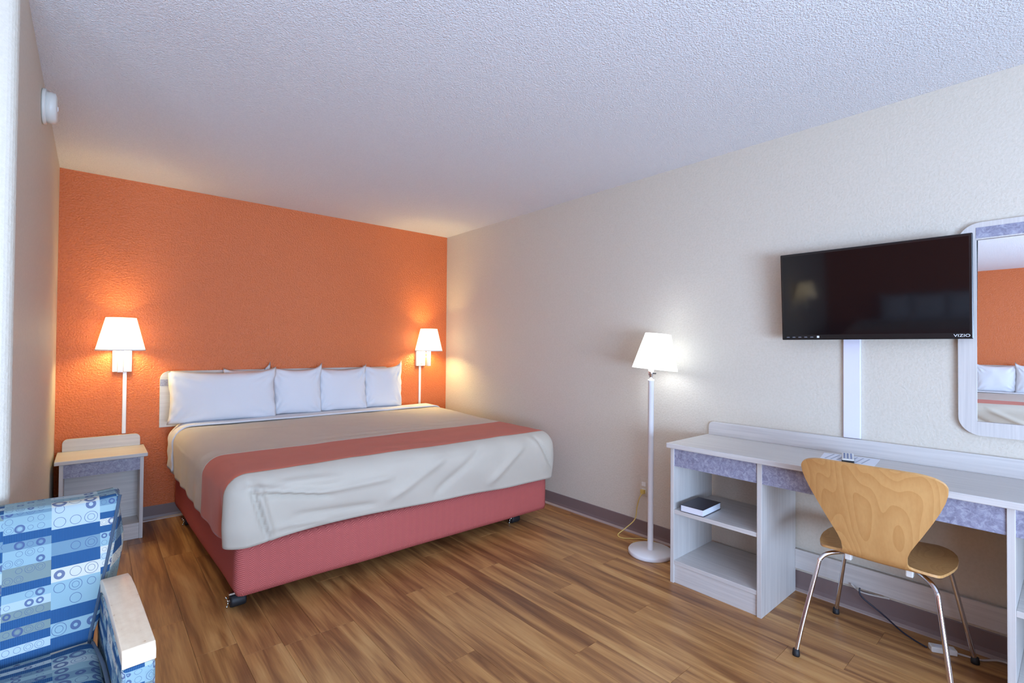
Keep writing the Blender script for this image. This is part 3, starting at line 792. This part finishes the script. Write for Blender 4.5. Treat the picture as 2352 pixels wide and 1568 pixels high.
# ------------------------------------------------------------------ plywood chair at the desk
def chair():
    cy = .527
    root = empty('desk_chair', (2.5, cy, 0), 'bent beech plywood chair on chrome legs drawn up at the desk', 'chair')
    # one plywood shell: parametric outline; s runs from the seat front to the back top
    def prof(s):          # centre line (x, z): seat then bend then back
        P = [(2.735, .432), (2.70, .450), (2.60, .447), (2.50, .441), (2.42, .438), (2.365, .441), (2.335, .462), (2.320, .50), (2.300, .56), (2.275, .64), (2.245, .73), (2.225, .79), (2.203, .840)]
        t = s*(len(P)-1); i = min(int(t), len(P)-2); f = t-i
        g = lambda k: Vector(P[max(0, min(len(P)-1, k))])
        a, b, c, d = g(i-1), g(i), g(i+1), g(i+2)
        return .5*((2*b)+(c-a)*f+(2*a-5*b+4*c-d)*f*f+(3*b-a-3*c+d)*f**3)
    WX = [(2.325, .104), (2.332, .125), (2.339, .160), (2.350, .182), (2.37, .197), (2.40, .209), (2.45, .219), (2.49, .223), (2.55, .220), (2.60, .210), (2.64, .193), (2.67, .172), (2.70, .138), (2.72, .100), (2.730, .065), (2.735, .02)]
    WZ = [(.44, .130), (.452, .112), (.47, .104), (.50, .106), (.53, .117), (.56, .133), (.60, .155), (.65, .181), (.70, .205), (.74, .221), (.77, .229), (.795, .231), (.81, .226), (.822, .215), (.831, .198), (.837, .175), (.840, .150)]
    def look(T, x):
        if x <= T[0][0]: return T[0][1]
        for (a, wa), (b, wb) in zip(T, T[1:]):
            if x <= b: return wa+(wb-wa)*(x-a)/(b-a)
        return T[-1][1]
    def width(s):
        p = prof(s)
        t = hgt(max(0, min(1, (s-.44)/.06)))
        return look(WX, p.x)*(1-t)+look(WZ, p.y)*t
    ns, nw = 90, 24; th = .0095
    ss = [0]+[x*.001 for x in (4, 8, 14, 22, 32, 44, 58)]+[.075+(.925)*i/ns for i in range(ns)]
    ss += [.985, .988, .991, .994, .996, .998, .999, 1.0]; ss = sorted(set(round(min(x, 1), 4) for x in ss))
    vs = []; n = len(ss)
    for side in (0, 1):
        for s in ss:
            p = prof(s); p2 = prof(min(1, s+.01)); p1 = prof(max(0, s-.01)); tg = (p2-p1).normalized(); nr = Vector((-tg.y, tg.x))
            wd = max(width(s), .002)
            for j in range(nw+1):
                u = -1+2*j/nw; y = u*wd
                back = hgt(max(0, min(1, (s-.5)/.3))); seat = 1-hgt(max(0, min(1, (s-.35)/.15)))
                cur = .030*back*(y/.23)**2           # back curls round the sitter
                dz = .018*seat*(y/.23)**2
                top = -.004*max(0, (s-.9)/.1)*(y/.2)**2 if s > .9 else 0
                q = Vector((p.x+cur, cy+y, p.y+dz+top))
                off = nr*(th if side else 0)
                vs.append((q.x-2.5+off.x*1, q.y-cy, q.z+off.y*1))
    m = MB(); fs = []
    k = nw+1
    for i in range(n-1):
        for j in range(nw):
            a = i*k+j; fs.append((a, a+1, a+k+1, a+k)); b = n*k+a; fs.append((b, b+k, b+k+1, b+1))
    for i in range(n-1):
        a = i*k; fs.append((a, a+k, n*k+a+k, n*k+a)); a = i*k+nw; fs.append((a, n*k+a, n*k+a+k, a+k))
    for j in range(nw): fs.append((j, n*k+j, n*k+j+1, j+1)); a = (n-1)*k+j; fs.append((a, a+1, n*k+a+1, n*k+a))
    m.add(vs, fs, True)
    # split into seat and backrest at the bend
    def part(test, name, lab=None):
        bm = bmesh.new(); 
        V = [bm.verts.new(v) for v in vs]
        for f in fs:
            z = sum(i % (n*k)//k for i in f)/len(f)
            if test(z):
                try: bm.faces.new([V[i] for i in f])
                except ValueError: pass
        bmesh.ops.delete(bm, geom=[v for v in bm.verts if not v.link_faces], context='VERTS')
        bmesh.ops.remove_doubles(bm, verts=bm.verts, dist=1e-6)
        o = bmobj(bm, name, M['beech'], root)
        e = o.modifiers.new('e', 'EDGE_SPLIT'); e.split_angle = .9
    cut = next(i for i, s in enumerate(ss) if s > .47)
    part(lambda z: z < cut, 'seat'); part(lambda z: z >= cut, 'backrest')
    def leg(pts, side):
        o = MB().tube([(x-2.5, y-cy, z) for x, y, z in pts], .0085, 12, 8).build('leg', M['chrome'], root)
        x, y, z = pts[-1]
        MB().lathe([(0, 0), (.0135, 0), (.0145, .006), (.012, .026), (0, .028)], (x-2.5, y-cy, 0), 16).build('glide', M['black_rubber'], o)
    for sg in (1, -1):
        leg([(2.50, cy+sg*.05, .425), (2.43, cy+sg*.10, .425), (2.362, cy+sg*.160, .418), (2.335, cy+sg*.186, .395), (2.322, cy+sg*.194, .36), (2.27, cy+sg*.228, .15), (2.238, cy+sg*.247, .012)], sg)
        leg([(2.50, cy+sg*.05, .425), (2.57, cy+sg*.10, .427), (2.632, cy+sg*.150, .422), (2.655, cy+sg*.172, .398), (2.668, cy+sg*.182, .36), (2.715, cy+sg*.220, .15), (2.742, cy+sg*.245, .012)], sg)
    MB().lathe([(0, .412), (.065, .412), (.075, .420), (.075, .434), (0, .434)], seg=32).build('mount_plate', M['chrome'], root)
    for sg in (1, -1):
        MB().box(-.125, -.10, sg*.10-.012, sg*.10+.012, .405, .436).build('spacer', M['plastic_white'], root, bevel=.004)
chair()

# ------------------------------------------------------------------ cables under the desk
def P(px, py, z): v = ray_pt(px, py, z); return (v.x, v.y, z)
ad = empty('power_adapter', (2.735, .385, 0), 'pale adapter block on the floor under the desk with its dark and pale cables', 'adapter', rz=math.radians(28))
MB().box(-.019, .019, -.048, .040, .001, .024).build('housing', M['plastic_white'], ad, bevel=.004)
MB().box(-.012, .012, -.03, .025, .0235, .0245).build('rating_label', M['paper'], ad)
inv = (Matrix.Translation((2.735, .385, 0)) @ Matrix.Rotation(math.radians(28), 4, 'Z')).inverted()
for nm, m_, rr_, pts in (('dark_cable', 'dark_cable', .0035, [(2.80, .690, .135), (2.79, .680, .10), (2.80, .60, .045), (2.775, .53, .012), (2.745, .48, .006), (2.713, .43, .008)]),
        ('pale_cable', 'grey_cable', .0042, [(2.752, .345, .01), (2.765, .315, .006), (2.775, .27, .006), (2.81, .225, .012), (2.815, .185, .016), (2.818, .17, .02)]),
        ('pale_cable', 'grey_cable', .004, [(2.815, .73, .135), (2.815, .705, .116), (2.815, .68, .110), (2.82, .63, .112), (2.822, .58, .118)])):
    c = MB(); c.tube([inv @ Vector(p) for p in pts], rr_, 8); o = c.build(nm, M[m_], ad)
    if nm == 'dark_cable': o['label'] = 'dark cable drooping from the stretcher'

# ------------------------------------------------------------------ armchair, bottom left
def armchair():
    A = math.radians(4.0)
    root = empty('armchair', (-.263, 1.634, 0), 'blue patterned armchair with worn cream wooden arm at the bottom left', 'armchair', rz=A)
    # local frame: chair faces -y; width centred on x=0, arms centred at x = +-.33
    aw = .335
    def uvbm(bm, name, m, par=root, smooth=True):
        o = bmobj(bm, name, m, par, smooth); boxuv(o.data); return o
    for sg in (1, -1):
        # upholstered arm panel with sloping top
        pr = [(-.275, .14), (.27, .14), (.245, .48), (.225, .52), (.20, .545), (.16, .562), (.10, .570), (.04, .571), (-.265, .55), (-.275, .545)]
        o = MB().prism(pr, 'x', sg*aw-.031, sg*aw+.031).build('arm_panel', M['fabric'], root, bevel=.012, seg=3, uv=True)
        # worn wooden cap: a swept section that rolls down at the back
        path = [(-.272, .548), (-.272, .572), (-.262, .586), (-.10, .598), (.04, .606), (.12, .604), (.18, .594), (.225, .573), (.255, .540), (.268, .495)]
        path2 = [(-.262, .548), (-.262, .552), (-.255, .555), (-.10, .568), (.04, .575), (.11, .574), (.165, .565), (.205, .546), (.230, .520), (.240, .490)]
        mb = MB(); hw_ = .031; n = len(path); vs = []
        for (y, z), (y2, z2) in zip(path, path2):
            wv = hw_*(1-.0*(y > .2)); vs += [(sg*aw-wv, y, z), (sg*aw+wv, y, z), (sg*aw+wv, y2, z2), (sg*aw-wv, y2, z2)]
        fs = [(0, 3, 2, 1), (4*n-4, 4*n-3, 4*n-2, 4*n-1)]
        for i in range(n-1):
            for k in range(4): a = i*4+k; b = i*4+(k+1) % 4; fs.append((a, b, b+4, a+4))
        mb.add(vs, fs).build('arm_cap', M['armcap'], root, bevel=.009, seg=3, smooth=True)
        for yy in (-.27, .25):
            MB().box(sg*aw-.022, sg*aw+.022, yy-.022, yy+.022, 0, .145).build('leg', M['armcap'], root, bevel=.004)
    # seat base and cushion
    MB().box(-.30, .30, -.285, .26, .16, .30).build('seat_base', M['fabric'], root, bevel=.01, uv=True)
    bm = rbox(-.298, .298, -.31, .16, .30, .445, .035, .045, 30, 26, 8, lambda p, n: n*(.006*nz(p.x*6, p.y*6, p.z*6)), topf=lambda x, y: .018*(1-(x/.3)**2)*(1-((y+.07)/.25)**2))
    uvbm(bm, 'seat_cushion', M['fabric'])
    # back cushion: leaning, wider at the top, thick
    def bwid(t): return .286+.074*max(0, min(1, (t-.12)/.88))**.9
    def bk_(p):
        t = (p.z-.40)/.406; dep = max(0, min(1, (p.y-.15)/.12))
        wdt = bwid(t)+.042*dep*hgt(max(0, min(1, t/.3)))*(1-hgt(max(0, min(1, (t-.55)/.45))))+.006*dep; p.x = p.x/.30*wdt
        p.y += .115*t; p.z += .0
        return p
    bm = rbox(-.30, .30, .150, .270, .40, .806, .018, .018, 40, 10, 34, lambda p, n: n*(.005*nz(p.x*5, p.y*5, p.z*5)))
    for v in bm.verts:
        c = bk_(v.co)
        if v.co.z > .77 and abs(v.co.x) > .28: v.co.z += .010*((abs(v.co.x)-.28)/.1)
    uvbm(bm, 'backrest', M['fabric'])
    for sg in (1, -1):
        pts = []
        for k in range(12):
            t = k/11; wdt = bwid(t)
            pts.append((sg*(wdt-.007), .150+.115*t+.003, .40+.408*t))
        MB().tube(pts, .0045, 8, 2).build('piping', M['piping'], root)
    pts = [(-.285, -.305, .425), (0, -.31, .445), (.285, -.305, .425), (.296, -.1, .437), (.29, .14, .43)]
    MB().tube([(.292, -.30, .42), (.297, -.2, .43), (.297, 0, .437), (.285, .14, .44)], .0045, 8, 4).build('piping', M['piping'], root)
armchair()
